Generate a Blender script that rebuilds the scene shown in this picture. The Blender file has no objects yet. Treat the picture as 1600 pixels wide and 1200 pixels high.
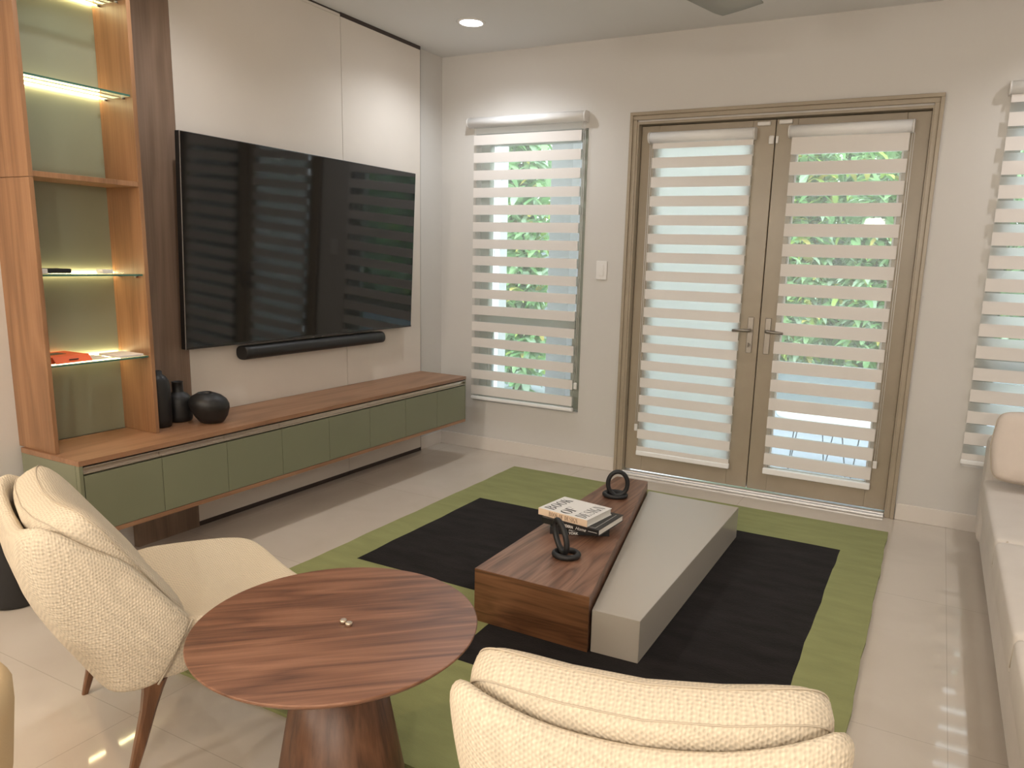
import bpy, bmesh, math, random
from mathutils import Vector, Matrix
R_ = math.radians
SC = bpy.context.scene
COL = SC.collection

# ------------------------------------------------------------------ camera
cam = bpy.data.cameras.new('camera')
co = bpy.data.objects.new('camera', cam); COL.objects.link(co)
cR = Vector((0.88615, 0.46259, 0.0272)); cF = Vector((-0.4498, 0.8731, -0.1886))
yaw, pitch, roll = 0.4757, -0.1897, 0.0312
cy, sy, cp, sp = math.cos(yaw), math.sin(yaw), math.cos(pitch), math.sin(pitch)
cF = Vector((-sy*cp, cy*cp, sp)); r0 = Vector((cy, sy, 0)); u0 = r0.cross(cF)
cR = math.cos(roll)*r0 + math.sin(roll)*u0; cU = -math.sin(roll)*r0 + math.cos(roll)*u0
M = Matrix(((cR.x, cU.x, -cF.x), (cR.y, cU.y, -cF.y), (cR.z, cU.z, -cF.z))).to_4x4()
M.translation = Vector((3.5927, -5.0157, 1.5461))
co.matrix_world = M
cam.sensor_width = 36.0; cam.lens = 1163.35/1600*36
cam.shift_x = (800-856.92)/1600; cam.shift_y = (627.68-600)/1600
cam.clip_start = 0.05
SC.camera = co

# ------------------------------------------------------------------ world, exposure
SC.view_settings.view_transform = 'Standard'
SC.view_settings.look = 'None'
SC.view_settings.exposure = -0.05
SC.view_settings.gamma = 1.0
SC.view_settings.use_curve_mapping = False
w = bpy.data.worlds.new('sky'); SC.world = w; w.use_nodes = True
nt = w.node_tree; bg = nt.nodes['Background']
bg.inputs[0].default_value = (0.86, 0.94, 1.0, 1); bg.inputs[1].default_value = 4.4

# the downlights of the room: x, y, watts, colour
COOL = (0.95, 0.97, 1.0); WARM = (1.0, 0.66, 0.34)
DOWN = [(0.70, -0.66, 42, (0.90, 0.95, 1.0), 'white ceiling downlight above the narrow window'),
        (4.35, -0.66, 32, (0.97, 0.97, 1.0), 'white ceiling downlight above the right window'),
        (0.75, -2.75, 37, COOL, 'white ceiling downlight above the television'),
        (4.35, -2.75, 31, COOL, 'white ceiling downlight above the sofa'),
        (0.75, -4.55, 52, WARM, 'white ceiling downlight above the left lounge chair'),
        (2.30, -4.95, 16, WARM, 'white ceiling downlight right above the viewer'),
        (4.35, -4.95, 36, (1.0, 0.88, 0.74), 'white ceiling downlight above the near end of the sofa')]
# warm globe pendants added unseen behind the viewer to brighten the room: x, y, watts
ADDED_PEND = [(0.9, -6.9, 100), (2.6, -7.3, 85), (4.3, -6.9, 115)]

# ------------------------------------------------------------------ material helpers
def mat(name, col=(0.8, 0.8, 0.8), rough=0.5, metal=0.0, spec=0.5, bump=None, vary=None, emit=None, coat=0.0, sheen=0.0):
    m = bpy.data.materials.new(name); m.use_nodes = True
    n, l = m.node_tree.nodes, m.node_tree.links
    b = n['Principled BSDF']
    b.inputs['Base Color'].default_value = (*col, 1); b.inputs['Roughness'].default_value = rough
    b.inputs['Metallic'].default_value = metal; b.inputs['Specular IOR Level'].default_value = spec
    b.inputs['Coat Weight'].default_value = coat; b.inputs['Sheen Weight'].default_value = sheen
    tc = n.new('ShaderNodeTexCoord')
    if vary:                                    # (scale, amount)
        t = n.new('ShaderNodeTexNoise'); t.inputs['Scale'].default_value = vary[0]; t.inputs['Detail'].default_value = 4
        l.new(tc.outputs['Object'], t.inputs['Vector'])
        r = n.new('ShaderNodeValToRGB'); a = vary[1]
        r.color_ramp.elements[0].position = .3; r.color_ramp.elements[1].position = .7
        r.color_ramp.elements[0].color = (*[c*(1-a) for c in col], 1); r.color_ramp.elements[1].color = (*[min(1, c*(1+a)) for c in col], 1)
        l.new(t.outputs['Fac'], r.inputs['Fac']); l.new(r.outputs['Color'], b.inputs['Base Color'])
    if bump:                                    # (kind, scale, strength, distance)
        k, s, st, di = bump
        if k == 'voronoi':
            t = n.new('ShaderNodeTexVoronoi'); t.inputs['Scale'].default_value = s; out = t.outputs['Distance']
        else:
            t = n.new('ShaderNodeTexNoise'); t.inputs['Scale'].default_value = s; t.inputs['Detail'].default_value = 3; out = t.outputs['Fac']
        l.new(tc.outputs['Object'], t.inputs['Vector'])
        bp = n.new('ShaderNodeBump'); bp.inputs['Strength'].default_value = st; bp.inputs['Distance'].default_value = di
        if k == 'voronoi': bp.invert = True
        l.new(out, bp.inputs['Height']); l.new(bp.outputs['Normal'], b.inputs['Normal'])
    if emit:
        b.inputs['Emission Color'].default_value = (*emit[0], 1); b.inputs['Emission Strength'].default_value = emit[1]
    return m

def wood(name, dark, mid, light, axis='y', rough=0.4, fine=1.0, band=1.0, figure=0.5, coat=0.0, seed=0.0):
    """procedural veneer, grain along the given object axis"""
    m = bpy.data.materials.new(name); m.use_nodes = True
    n, l = m.node_tree.nodes, m.node_tree.links
    b = n['Principled BSDF']; b.inputs['Roughness'].default_value = rough; b.inputs['Coat Weight'].default_value = coat
    tc = n.new('ShaderNodeTexCoord'); i = 'xyz'.index(axis)
    def mp(along, across):
        p = n.new('ShaderNodeMapping'); s = [across]*3; s[i] = along
        p.inputs['Scale'].default_value = s; p.inputs['Location'].default_value = (seed, seed*.7, seed*.3)
        l.new(tc.outputs['Object'], p.inputs['Vector']); return p
    p1 = mp(0.9*band, 7*band)
    n1 = n.new('ShaderNodeTexNoise'); n1.inputs['Scale'].default_value = 1.0; n1.inputs['Detail'].default_value = 2.0; n1.inputs['Distortion'].default_value = figure
    l.new(p1.outputs['Vector'], n1.inputs['Vector'])
    # growth rings out of the broad noise
    mul = n.new('ShaderNodeMath'); mul.operation = 'MULTIPLY'; mul.inputs[1].default_value = 9.0
    l.new(n1.outputs['Fac'], mul.inputs[0])
    fr = n.new('ShaderNodeMath'); fr.operation = 'PINGPONG'; fr.inputs[1].default_value = 1.0
    l.new(mul.outputs[0], fr.inputs[0])
    p2 = mp(3.0*fine, 160*fine)
    n2 = n.new('ShaderNodeTexNoise'); n2.inputs['Scale'].default_value = 1.0; n2.inputs['Detail'].default_value = 3.0
    l.new(p2.outputs['Vector'], n2.inputs['Vector'])
    p3 = mp(0.5*band, 26*band)
    n3 = n.new('ShaderNodeTexNoise'); n3.inputs['Scale'].default_value = 1.0; n3.inputs['Detail'].default_value = 2.0
    l.new(p3.outputs['Vector'], n3.inputs['Vector'])
    a1 = n.new('ShaderNodeMix'); a1.data_type = 'FLOAT'; a1.inputs[0].default_value = 0.45
    l.new(fr.outputs[0], a1.inputs[2]); l.new(n3.outputs['Fac'], a1.inputs[3])
    a2 = n.new('ShaderNodeMix'); a2.data_type = 'FLOAT'; a2.inputs[0].default_value = 0.45
    l.new(a1.outputs[0], a2.inputs[2]); l.new(n2.outputs['Fac'], a2.inputs[3])
    r = n.new('ShaderNodeValToRGB'); e = r.color_ramp.elements
    e[0].position = .25; e[0].color = (*dark, 1); e[1].position = .78; e[1].color = (*light, 1)
    x = r.color_ramp.elements.new(.5); x.color = (*mid, 1)
    l.new(a2.outputs[0], r.inputs['Fac']); l.new(r.outputs['Color'], b.inputs['Base Color'])
    return m

def fabric_weave(name, col, period=.021, strength=0.6):
    """chunky basket weave: crossed rows of little humps, slightly irregular"""
    m = mat(name, col, 0.95, spec=0.12)
    n, l = m.node_tree.nodes, m.node_tree.links; b = n['Principled BSDF']
    tc = n.new('ShaderNodeTexCoord')
    nz = n.new('ShaderNodeTexNoise'); nz.inputs['Scale'].default_value = 28; nz.inputs['Detail'].default_value = 2; l.new(tc.outputs['Object'], nz.inputs['Vector'])
    vm = n.new('ShaderNodeVectorMath'); vm.operation = 'MULTIPLY_ADD'; vm.inputs[1].default_value = (.010, .010, .010)
    l.new(nz.outputs['Color'], vm.inputs[0]); l.new(tc.outputs['Object'], vm.inputs[2])
    sp_ = n.new('ShaderNodeSeparateXYZ'); l.new(vm.outputs[0], sp_.inputs[0])
    def mth(op, x, y=None, v=None):
        k = n.new('ShaderNodeMath'); k.operation = op; l.new(x, k.inputs[0])
        if y is not None: l.new(y, k.inputs[1])
        if v is not None: k.inputs[1].default_value = v
        return k.outputs[0]
    k = 2*math.pi/period
    X, Y_, Z_ = sp_.outputs
    A = mth('SINE', mth('MULTIPLY', mth('ADD', X, Y_), v=k)); C_ = mth('SINE', mth('MULTIPLY', mth('SUBTRACT', X, Y_), v=k)); B = mth('SINE', mth('MULTIPLY', Z_, v=k*1.25))
    h = mth('ADD', mth('MULTIPLY', A, B), mth('MULTIPLY', A, C_))
    h = mth('MULTIPLY', h, v=.5)
    bp = n.new('ShaderNodeBump'); bp.inputs['Strength'].default_value = strength; bp.inputs['Distance'].default_value = 0.004
    l.new(h, bp.inputs['Height']); l.new(bp.outputs['Normal'], b.inputs['Normal'])
    mr = n.new('ShaderNodeMapRange'); mr.inputs['From Min'].default_value = -1; l.new(h, mr.inputs['Value'])
    r = n.new('ShaderNodeValToRGB')
    r.color_ramp.elements[0].position = 0.2; r.color_ramp.elements[0].color = (*[c*0.80 for c in col], 1)
    r.color_ramp.elements[1].position = 0.8; r.color_ramp.elements[1].color = (*[min(1, c*1.05) for c in col], 1)
    l.new(mr.outputs[0], r.inputs['Fac']); l.new(r.outputs['Color'], b.inputs['Base Color'])
    return m

def shader_mat(name):
    m = bpy.data.materials.new(name); m.use_nodes = True
    n = m.node_tree.nodes; n.clear(); out = n.new('ShaderNodeOutputMaterial')
    return m, n, m.node_tree.links, out

def glass(name, tint=(0.96, 0.98, 0.97), ior=1.35):
    m, n, l, out = shader_mat(name)
    t = n.new('ShaderNodeBsdfTransparent'); t.inputs[0].default_value = (*tint, 1)
    g = n.new('ShaderNodeBsdfGlossy'); g.inputs['Roughness'].default_value = 0.02
    f = n.new('ShaderNodeFresnel'); f.inputs[0].default_value = ior
    x = n.new('ShaderNodeMixShader'); l.new(f.outputs[0], x.inputs[0]); l.new(t.outputs[0], x.inputs[1]); l.new(g.outputs[0], x.inputs[2])
    l.new(x.outputs[0], out.inputs[0]); return m

def cloth(name, col, translucent, clear=0.0):
    m, n, l, out = shader_mat(name)
    d = n.new('ShaderNodeBsdfDiffuse'); d.inputs[0].default_value = (*col, 1)
    t = n.new('ShaderNodeBsdfTranslucent'); t.inputs[0].default_value = (*col, 1)
    x = n.new('ShaderNodeMixShader'); x.inputs[0].default_value = translucent
    l.new(d.outputs[0], x.inputs[1]); l.new(t.outputs[0], x.inputs[2])
    if clear:
        c = n.new('ShaderNodeBsdfTransparent'); y = n.new('ShaderNodeMixShader'); y.inputs[0].default_value = clear
        l.new(x.outputs[0], y.inputs[1]); l.new(c.outputs[0], y.inputs[2]); x = y
    l.new(x.outputs[0], out.inputs[0]); return m

MT = {}
MT['wall'] = mat('wall_paint', (0.635, 0.605, 0.57), 0.55, spec=0.3, bump=('noise', 260, 0.06, 0.002))
MT['ceil'] = mat('ceiling_paint', (0.75, 0.745, 0.735), 0.9, spec=0.1, bump=('noise', 160, 0.15, 0.003))
MT['trim'] = mat('baseboard_paint', (0.72, 0.66, 0.60), 0.35)
MT['panel'] = mat('cream_panel', (0.69, 0.625, 0.56), 0.5, spec=0.3, vary=(1.2, 0.04))
MT['dark_trim'] = mat('dark_gap', (0.05, 0.035, 0.03), 0.6)
MT['taupe'] = mat('taupe_paint', (0.37, 0.305, 0.225), 0.3, vary=(3, 0.06))
MT['book_wood'] = wood('bookcase_wood', (0.20, 0.100, 0.047), (0.285, 0.145, 0.070), (0.355, 0.190, 0.096), 'z', 0.42, fine=.8, band=.8)
MT['back_wood'] = wood('brown_panel_wood', (0.165, 0.105, 0.070), (0.22, 0.145, 0.100), (0.27, 0.18, 0.128), 'z', 0.45, fine=.8, band=.8, seed=3)
MT['top_wood'] = wood('worktop_wood', (0.21, 0.105, 0.055), (0.29, 0.15, 0.082), (0.36, 0.195, 0.11), 'y', 0.4, fine=.8, band=.9, seed=5)
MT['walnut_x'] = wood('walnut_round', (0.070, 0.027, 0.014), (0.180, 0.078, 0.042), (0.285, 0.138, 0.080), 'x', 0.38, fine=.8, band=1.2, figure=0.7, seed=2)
MT['walnut_y'] = wood('walnut_top', (0.085, 0.036, 0.02), (0.19, 0.092, 0.055), (0.29, 0.155, 0.10), 'y', 0.36, fine=.8, band=1.2, figure=1.0, seed=8)
MT['walnut_end'] = wood('walnut_end', (0.06, 0.025, 0.012), (0.15, 0.066, 0.03), (0.23, 0.105, 0.05), 'x', 0.36, fine=.8, band=1.6, figure=1.4, seed=13)
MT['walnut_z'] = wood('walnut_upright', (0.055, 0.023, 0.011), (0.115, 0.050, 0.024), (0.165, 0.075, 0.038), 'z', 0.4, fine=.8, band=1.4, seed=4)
MT['leg_wood'] = wood('leg_wood', (0.10, 0.042, 0.018), (0.17, 0.075, 0.033), (0.23, 0.105, 0.05), 'z', 0.35, seed=9)
MT['sage'] = mat('sage_laminate', (0.195, 0.20, 0.13), 0.35, vary=(2, 0.03))
MT['sage_back'] = mat('sage_back_panel', (0.28, 0.29, 0.20), 0.3, vary=(2, 0.04))
MT['alu'] = mat('handle_alu', (0.62, 0.54, 0.46), 0.3, metal=0.85)
MT['steel'] = mat('steel', (0.33, 0.30, 0.265), 0.42, metal=1.0)
MT['silver'] = mat('silver_sill', (0.75, 0.75, 0.76), 0.3, metal=0.7)
MT['black'] = mat('black_ceramic', (0.012, 0.011, 0.011), 0.48, bump=('noise', 300, 0.1, 0.001))
MT['blackiron'] = mat('black_iron', (0.011, 0.011, 0.012), 0.5, bump=('noise', 200, 0.3, 0.001))
MT['blackplastic'] = mat('black_plastic', (0.009, 0.009, 0.009), 0.45)
MT['screen'] = mat('tv_screen', (0.006, 0.006, 0.0065), 0.05, spec=0.62)
MT['bezel'] = mat('tv_bezel', (0.045, 0.042, 0.04), 0.35, metal=0.6)
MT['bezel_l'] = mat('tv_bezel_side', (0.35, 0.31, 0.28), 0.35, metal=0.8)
MT['white'] = mat('white_plastic', (0.80, 0.77, 0.74), 0.35)
MT['blind_rail'] = mat('blind_rail', (0.88, 0.87, 0.86), 0.45)
MT['winframe'] = mat('window_frame', (0.36, 0.37, 0.31), 0.35)
MT['reveal'] = mat('window_reveal', (0.50, 0.49, 0.42), 0.5)
MT['glass'] = glass('window_glass')
MT['shelfglass'] = glass('shelf_glass', (0.93, 0.97, 0.95), 1.16)
MT['glassedge'] = mat('shelf_glass_edge', (0.05, 0.13, 0.10), 0.15)
MT['led'] = mat('led', (1, 1, 1), 0.5, emit=((1.0, 0.84, 0.46), 30.0))
MT['lens'] = mat('lamp_lens', (1, 1, 1), 0.5, emit=((0.95, 0.97, 1.0), 30.0))
MT['lens_warm'] = mat('lamp_lens_warm', (1, 1, 1), 0.5, emit=((1.0, 0.80, 0.55), 10.0))
MT['globe'] = glass('opal_globe', (1, 1, 1))
MT['cream'] = fabric_weave('cream_boucle', (0.685, 0.59, 0.46), .0145, 0.40)
MT['seam'] = mat('cream_seam', (0.52, 0.44, 0.34), 0.9)
MT['linen'] = mat('pale_linen', (0.66, 0.60, 0.545), 0.95, spec=0.15, bump=('noise', 420, 0.25, 0.002), vary=(6, 0.03))
MT['linen2'] = mat('pillow_linen', (0.66, 0.57, 0.50), 0.95, spec=0.15, bump=('noise', 300, 0.3, 0.002), vary=(8, 0.04))
MT['tan'] = mat('tan_upholstery', (0.60, 0.45, 0.27), 0.85, spec=0.2, bump=('noise', 200, 0.2, 0.002))
MT['grey_lacquer'] = mat('greige_lacquer', (0.44, 0.40, 0.35), 0.25, spec=0.5)
MT['fan'] = mat('fan_grey', (0.40, 0.40, 0.365), 0.6)
MT['book_white'] = mat('book_white', (0.82, 0.79, 0.76), 0.4)
MT['book_cream'] = mat('book_spine_cream', (0.80, 0.62, 0.46), 0.5)
MT['book_black'] = mat('book_black', (0.012, 0.012, 0.013), 0.35)
MT['pages'] = mat('pages', (0.80, 0.77, 0.71), 0.8, bump=('noise', 700, 0.2, 0.001))
MT['ink'] = mat('ink', (0.015, 0.013, 0.012), 0.5)
MT['gold_ink'] = mat('brown_ink', (0.16, 0.075, 0.028), 0.5)
MT['white_ink'] = mat('white_ink', (0.85, 0.83, 0.8), 0.5)
MT['orange'] = mat('orange_card', (0.80, 0.13, 0.035), 0.5)
MT['paper'] = mat('paper', (0.78, 0.70, 0.66), 0.7)
MT['brass'] = mat('pale_metal', (0.72, 0.62, 0.5), 0.25, metal=0.9)
MT['patio'] = mat('patio_tile', (0.40, 0.45, 0.53), 0.5, vary=(1.5, 0.06))
MT['render'] = mat('garden_wall_render', (0.27, 0.32, 0.33), 0.8)
MT['greycol'] = mat('grey_column', (0.24, 0.24, 0.235), 0.7)
MT['whitecol'] = mat('white_post', (0.85, 0.87, 0.86), 0.6)
MT['wire'] = mat('wire', (0.10, 0.11, 0.13), 0.4, metal=0.5)
MT['stem'] = mat('stem', (0.16, 0.12, 0.07), 0.8)
for k, c in dict(leaf_a=(0.30, 0.56, 0.24), leaf_b=(0.45, 0.68, 0.36), leaf_c=(0.60, 0.78, 0.20), leaf_d=(0.80, 0.66, 0.20), leaf_e=(0.66, 0.30, 0.28), leaf_f=(0.58, 0.74, 0.56)).items():
    MT[k] = cloth(k, c, 0.4)
MT['solid_band'] = cloth('blind_solid', (0.80, 0.75, 0.71), 0.05)
MT['solid_rear'] = cloth('blind_solid_rear', (0.84, 0.82, 0.78), 0.85)  # copy of the band fabric, backlit brightness put into its colour and translucency
MT['sheer_band'] = cloth('blind_sheer', (0.86, 0.88, 0.86), 0.45, 0.83)

# polished floor: large square tiles, joints about 1.21 m apart
def floor_mat():
    m = mat('polished_tile', (0.60, 0.53, 0.455), 0.05, spec=0.65)
    n, l = m.node_tree.nodes, m.node_tree.links; b = n['Principled BSDF']
    tc = n.new('ShaderNodeTexCoord'); sx = n.new('ShaderNodeSeparateXYZ'); l.new(tc.outputs['Object'], sx.inputs[0])
    def joint(sock, off, pitch):
        a = n.new('ShaderNodeMath'); a.operation = 'ADD'; a.inputs[1].default_value = off; l.new(sock, a.inputs[0])
        p = n.new('ShaderNodeMath'); p.operation = 'PINGPONG'; p.inputs[1].default_value = pitch/2; l.new(a.outputs[0], p.inputs[0])
        c = n.new('ShaderNodeMath'); c.operation = 'LESS_THAN'; c.inputs[1].default_value = 0.0016; l.new(p.outputs[0], c.inputs[0]); return c
    j1 = joint(sx.outputs[0], -2.569+12.16, 1.216); j2 = joint(sx.outputs[1], 1.235+12.04, 1.204)
    mx = n.new('ShaderNodeMath'); mx.operation = 'MAXIMUM'; l.new(j1.outputs[0], mx.inputs[0]); l.new(j2.outputs[0], mx.inputs[1])
    t = n.new('ShaderNodeTexNoise'); t.inputs['Scale'].default_value = 2.2; t.inputs['Detail'].default_value = 6; t.inputs['Distortion'].default_value = .6
    l.new(tc.outputs['Object'], t.inputs['Vector'])
    r = n.new('ShaderNodeValToRGB'); r.color_ramp.elements[0].position = .3; r.color_ramp.elements[1].position = .75
    r.color_ramp.elements[0].color = (0.56, 0.49, 0.415, 1); r.color_ramp.elements[1].color = (0.63, 0.56, 0.485, 1)
    l.new(t.outputs['Fac'], r.inputs['Fac'])
    x = n.new('ShaderNodeMix'); x.data_type = 'RGBA'; l.new(mx.outputs[0], x.inputs[0]); l.new(r.outputs['Color'], x.inputs[6]); x.inputs[7].default_value = (0.47, 0.41, 0.345, 1)
    l.new(x.outputs[2], b.inputs['Base Color'])
    return m
MT['floor'] = floor_mat()

def rug_mat(name, col, a):
    m = mat(name, col, 0.95, spec=0.1, sheen=0.03)
    n, l = m.node_tree.nodes, m.node_tree.links; b = n['Principled BSDF']
    tc = n.new('ShaderNodeTexCoord')
    mp = n.new('ShaderNodeMapping'); mp.inputs['Scale'].default_value = (2.5, 9, 1); l.new(tc.outputs['Object'], mp.inputs[0])
    t = n.new('ShaderNodeTexNoise'); t.inputs['Scale'].default_value = 1.6; t.inputs['Detail'].default_value = 5; l.new(mp.outputs[0], t.inputs[0])
    r = n.new('ShaderNodeValToRGB'); r.color_ramp.elements[0].position = .3; r.color_ramp.elements[1].position = .72
    r.color_ramp.elements[0].color = (*[c*(1-a) for c in col], 1); r.color_ramp.elements[1].color = (*[c*(1+a) for c in col], 1)
    l.new(t.outputs['Fac'], r.inputs['Fac']); l.new(r.outputs[0], b.inputs['Base Color'])
    t2 = n.new('ShaderNodeTexNoise'); t2.inputs['Scale'].default_value = 1; t2.inputs['Detail'].default_value = 2
    m2 = n.new('ShaderNodeMapping'); m2.inputs['Scale'].default_value = (60, 220, 60); l.new(tc.outputs['Object'], m2.inputs[0]); l.new(m2.outputs[0], t2.inputs[0])
    bp = n.new('ShaderNodeBump'); bp.inputs['Strength'].default_value = .5; bp.inputs['Distance'].default_value = .004
    l.new(t2.outputs['Fac'], bp.inputs['Height']); l.new(bp.outputs['Normal'], b.inputs['Normal'])
    return m
MT['rug_green'] = rug_mat('rug_green', (0.27, 0.28, 0.122), 0.09)
MT['rug_dark'] = rug_mat('rug_dark', (0.017, 0.0145, 0.0145), 0.3)

# ------------------------------------------------------------------ mesh helpers
class MB:
    """collects shapes in one bmesh; off is subtracted so that world coordinates can be given"""
    def __init__(self, off=(0, 0, 0)):
        self.bm = bmesh.new(); self.off = Vector(off); self.mi = 0; self.nmat = 1
    def P(self, p): return Vector(p)-self.off
    def face(self, pts):
        f = self.bm.faces.new([self.bm.verts.new(self.P(p)) for p in pts]); f.material_index = self.mi; return f
    def box(self, x0, x1, y0, y1, z0, z1, bev=0.0, seg=2):
        vs = [self.bm.verts.new(self.P((x, y, z))) for x in (x0, x1) for y in (y0, y1) for z in (z0, z1)]
        fs = [self.bm.faces.new([vs[i] for i in q]) for q in ((0, 1, 3, 2), (4, 6, 7, 5), (0, 4, 5, 1), (2, 3, 7, 6), (0, 2, 6, 4), (1, 5, 7, 3))]
        for f in fs: f.material_index = self.mi
        if bev:
            es = list({e for f in fs for e in f.edges})
            r = bmesh.ops.bevel(self.bm, geom=es, offset=bev, segments=seg, affect='EDGES', profile=.5)
            for f in r['faces']: f.material_index = self.mi
        return self
    def prism(self, pts, z0, z1, bev=0.0):
        """polygon in xy (counter-clockwise) extruded in z"""
        a = [self.bm.verts.new(self.P((x, y, z0))) for x, y in pts]; b = [self.bm.verts.new(self.P((x, y, z1))) for x, y in pts]
        n = len(pts); fs = [self.bm.faces.new(a[::-1]), self.bm.faces.new(b)]
        fs += [self.bm.faces.new([a[i], a[(i+1) % n], b[(i+1) % n], b[i]]) for i in range(n)]
        for f in fs: f.material_index = self.mi
        if bev:
            es = list({e for f in fs for e in f.edges})
            bmesh.ops.bevel(self.bm, geom=es, offset=bev, segments=2, affect='EDGES')
        return self
    def lathe(self, prof, c=(0, 0, 0), seg=40, tilt=None):
        """prof = [(radius, z)...] from bottom to top round a vertical axis at c"""
        rings = []
        for r, z in prof:
            rg = []
            for i in range(seg):
                a = 2*math.pi*i/seg
                p = Vector((r*math.cos(a), r*math.sin(a), z))
                if tilt: p = tilt(p)
                rg.append(self.bm.verts.new(self.P(Vector(c)+p)))
            rings.append(rg)
        for a, b in zip(rings, rings[1:]):
            for i in range(seg):
                f = self.bm.faces.new([a[i], a[(i+1) % seg], b[(i+1) % seg], b[i]]); f.smooth = True; f.material_index = self.mi
        f = self.bm.faces.new(rings[0][::-1]); f.material_index = self.mi
        f = self.bm.faces.new(rings[-1]); f.material_index = self.mi
        return self
    def tube(self, pts, r, seg=10, closed=False, cap=True):
        """round tube along a polyline; r may be a list"""
        pts = [Vector(p) for p in pts]; n = len(pts); rr = r if isinstance(r, (list, tuple)) else [r]*n
        rings = []; up = None
        for i, p in enumerate(pts):
            if closed: d = pts[(i+1) % n]-pts[i-1]
            else: d = pts[min(i+1, n-1)]-pts[max(i-1, 0)]
            d.normalize()
            if up is None:
                up = Vector((0, 0, 1)) if abs(d.z) < .9 else Vector((1, 0, 0))
            s = d.cross(up).normalized(); up = s.cross(d).normalized()
            rings.append([self.bm.verts.new(self.P(p+rr[i]*(math.cos(2*math.pi*k/seg)*s+math.sin(2*math.pi*k/seg)*up))) for k in range(seg)])
        pairs = list(zip(rings, rings[1:])) + ([(rings[-1], rings[0])] if closed else [])
        for a, b in pairs:
            for k in range(seg):
                f = self.bm.faces.new([a[k], a[(k+1) % seg], b[(k+1) % seg], b[k]]); f.smooth = True; f.material_index = self.mi
        if cap and not closed:
            for rg in (rings[0], rings[-1]):
                f = self.bm.faces.new(rg); f.material_index = self.mi
        return self
    def grid(self, rows, closed_u=False, smooth=True):
        """rows of points joined by quads; returns rows of verts"""
        vs = [[self.bm.verts.new(self.P(p)) for p in row] for row in rows]
        for a, b in zip(vs, vs[1:]):
            m = len(a)
            for i in range(m if closed_u else m-1):
                f = self.bm.faces.new([a[i], a[(i+1) % m], b[(i+1) % m], b[i]]); f.smooth = smooth; f.material_index = self.mi
        return vs
    def superell(self, c, h, e1=.5, e2=.3, nu=40, nv=20, warp=None):
        """cushion shape: superellipsoid, half sizes h"""
        def pw(v, e): return math.copysign(abs(v)**e, v)
        rows = []
        for j in range(1, nv):
            ph = -math.pi/2+math.pi*j/nv; row = []
            for i in range(nu):
                th = 2*math.pi*i/nu
                p = Vector((h[0]*pw(math.cos(ph), e1)*pw(math.cos(th), e2), h[1]*pw(math.cos(ph), e1)*pw(math.sin(th), e2), h[2]*pw(math.sin(ph), e1)))
                if warp: p = warp(p)
                row.append(Vector(c)+p)
            rows.append(row)
        vs = self.grid(rows, True)
        for rg, sgn in ((vs[0], -1), (vs[-1], 1)):
            p = Vector((0, 0, sgn*h[2]))
            if warp: p = warp(p)
            t = self.bm.verts.new(self.P(Vector(c)+p))
            for i in range(nu):
                q = [rg[i], rg[(i+1) % nu], t]
                f = self.bm.faces.new(q if sgn > 0 else q[::-1]); f.smooth = True; f.material_index = self.mi
        return self
    def build(self, name, mats, parent=None, loc=None, rot=None, smooth=None, subsurf=0, bevel=0.0):
        bm = self.bm; bmesh.ops.recalc_face_normals(bm, faces=bm.faces[:])
        me = bpy.data.meshes.new(name); bm.to_mesh(me); bm.free()
        for m in (mats if isinstance(mats, (list, tuple)) else [mats]): me.materials.append(MT[m] if isinstance(m, str) else m)
        o = bpy.data.objects.new(name, me); COL.objects.link(o)
        if parent: o.parent = parent
        elif loc is None: o.location = self.off
        if loc is not None: o.location = loc
        if rot is not None: o.rotation_euler = rot
        if smooth:
            for p in me.polygons: p.use_smooth = True
        if bevel:
            b = o.modifiers.new('bevel', 'BEVEL'); b.width = bevel; b.segments = 2; b.limit_method = 'ANGLE'
        if subsurf:
            s = o.modifiers.new('subdivision', 'SUBSURF'); s.levels = subsurf; s.render_levels = subsurf
        return o

def tag(o, label=None, cat=None, group=None, kind=None):
    if label: o['label'] = label
    if cat: o['category'] = cat
    if group: o['group'] = group
    if kind: o['kind'] = kind
    return o
def thing(name, label, cat, loc=(0, 0, 0), rz=0.0, group=None, kind=None):
    o = bpy.data.objects.new(name, None); COL.objects.link(o); o.empty_display_size = .05
    o.location = loc; o.rotation_euler = (0, 0, rz)
    return tag(o, label, cat, group, kind)
def copy_tree(o, parent=None):
    c = o.copy(); COL.objects.link(c)
    if parent: c.parent = parent
    for ch in list(o.children): copy_tree(ch, c)
    return c

# ================================================================== THE ROOM
H = 3.035; XR = 5.30; YF = -9.0
MB().box(-.15, XR+.15, YF-.15, .17, -.12, 0).build('floor', 'floor')['kind'] = 'structure'
MB().box(-.15, XR+.15, YF-.15, .17, H, H+.12).build('ceiling', 'ceil')['kind'] = 'structure'
MB().box(-.15, 0, YF-.15, .17, 0, H).build('wall_left', 'wall')['kind'] = 'structure'
MB().box(XR, XR+.15, YF-.15, .17, 0, H).build('wall_right', 'wall')['kind'] = 'structure'
MB().box(0, XR, YF-.15, YF, 0, H).build('wall_front', 'wall')['kind'] = 'structure'
W1 = (0.325, 1.262, 0.400, 2.460); DR = (1.628, 3.452, 0.0, 2.478); W2 = (3.822, 4.78, 0.395, 2.500)
b = MB(); T = 0.17
b.box(0, W1[0], 0, T, 0, H).box(W1[0], W1[1], 0, T, 0, W1[2]).box(W1[0], W1[1], 0, T, W1[3], H)
b.box(W1[1], DR[0], 0, T, 0, H).box(DR[0], DR[1], 0, T, DR[3], H)
b.box(DR[1], W2[0], 0, T, 0, H).box(W2[0], W2[1], 0, T, 0, W2[2]).box(W2[0], W2[1], 0, T, W2[3], H).box(W2[1], XR, 0, T, 0, H)
b.build('wall_back', 'wall')['kind'] = 'structure'
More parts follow.
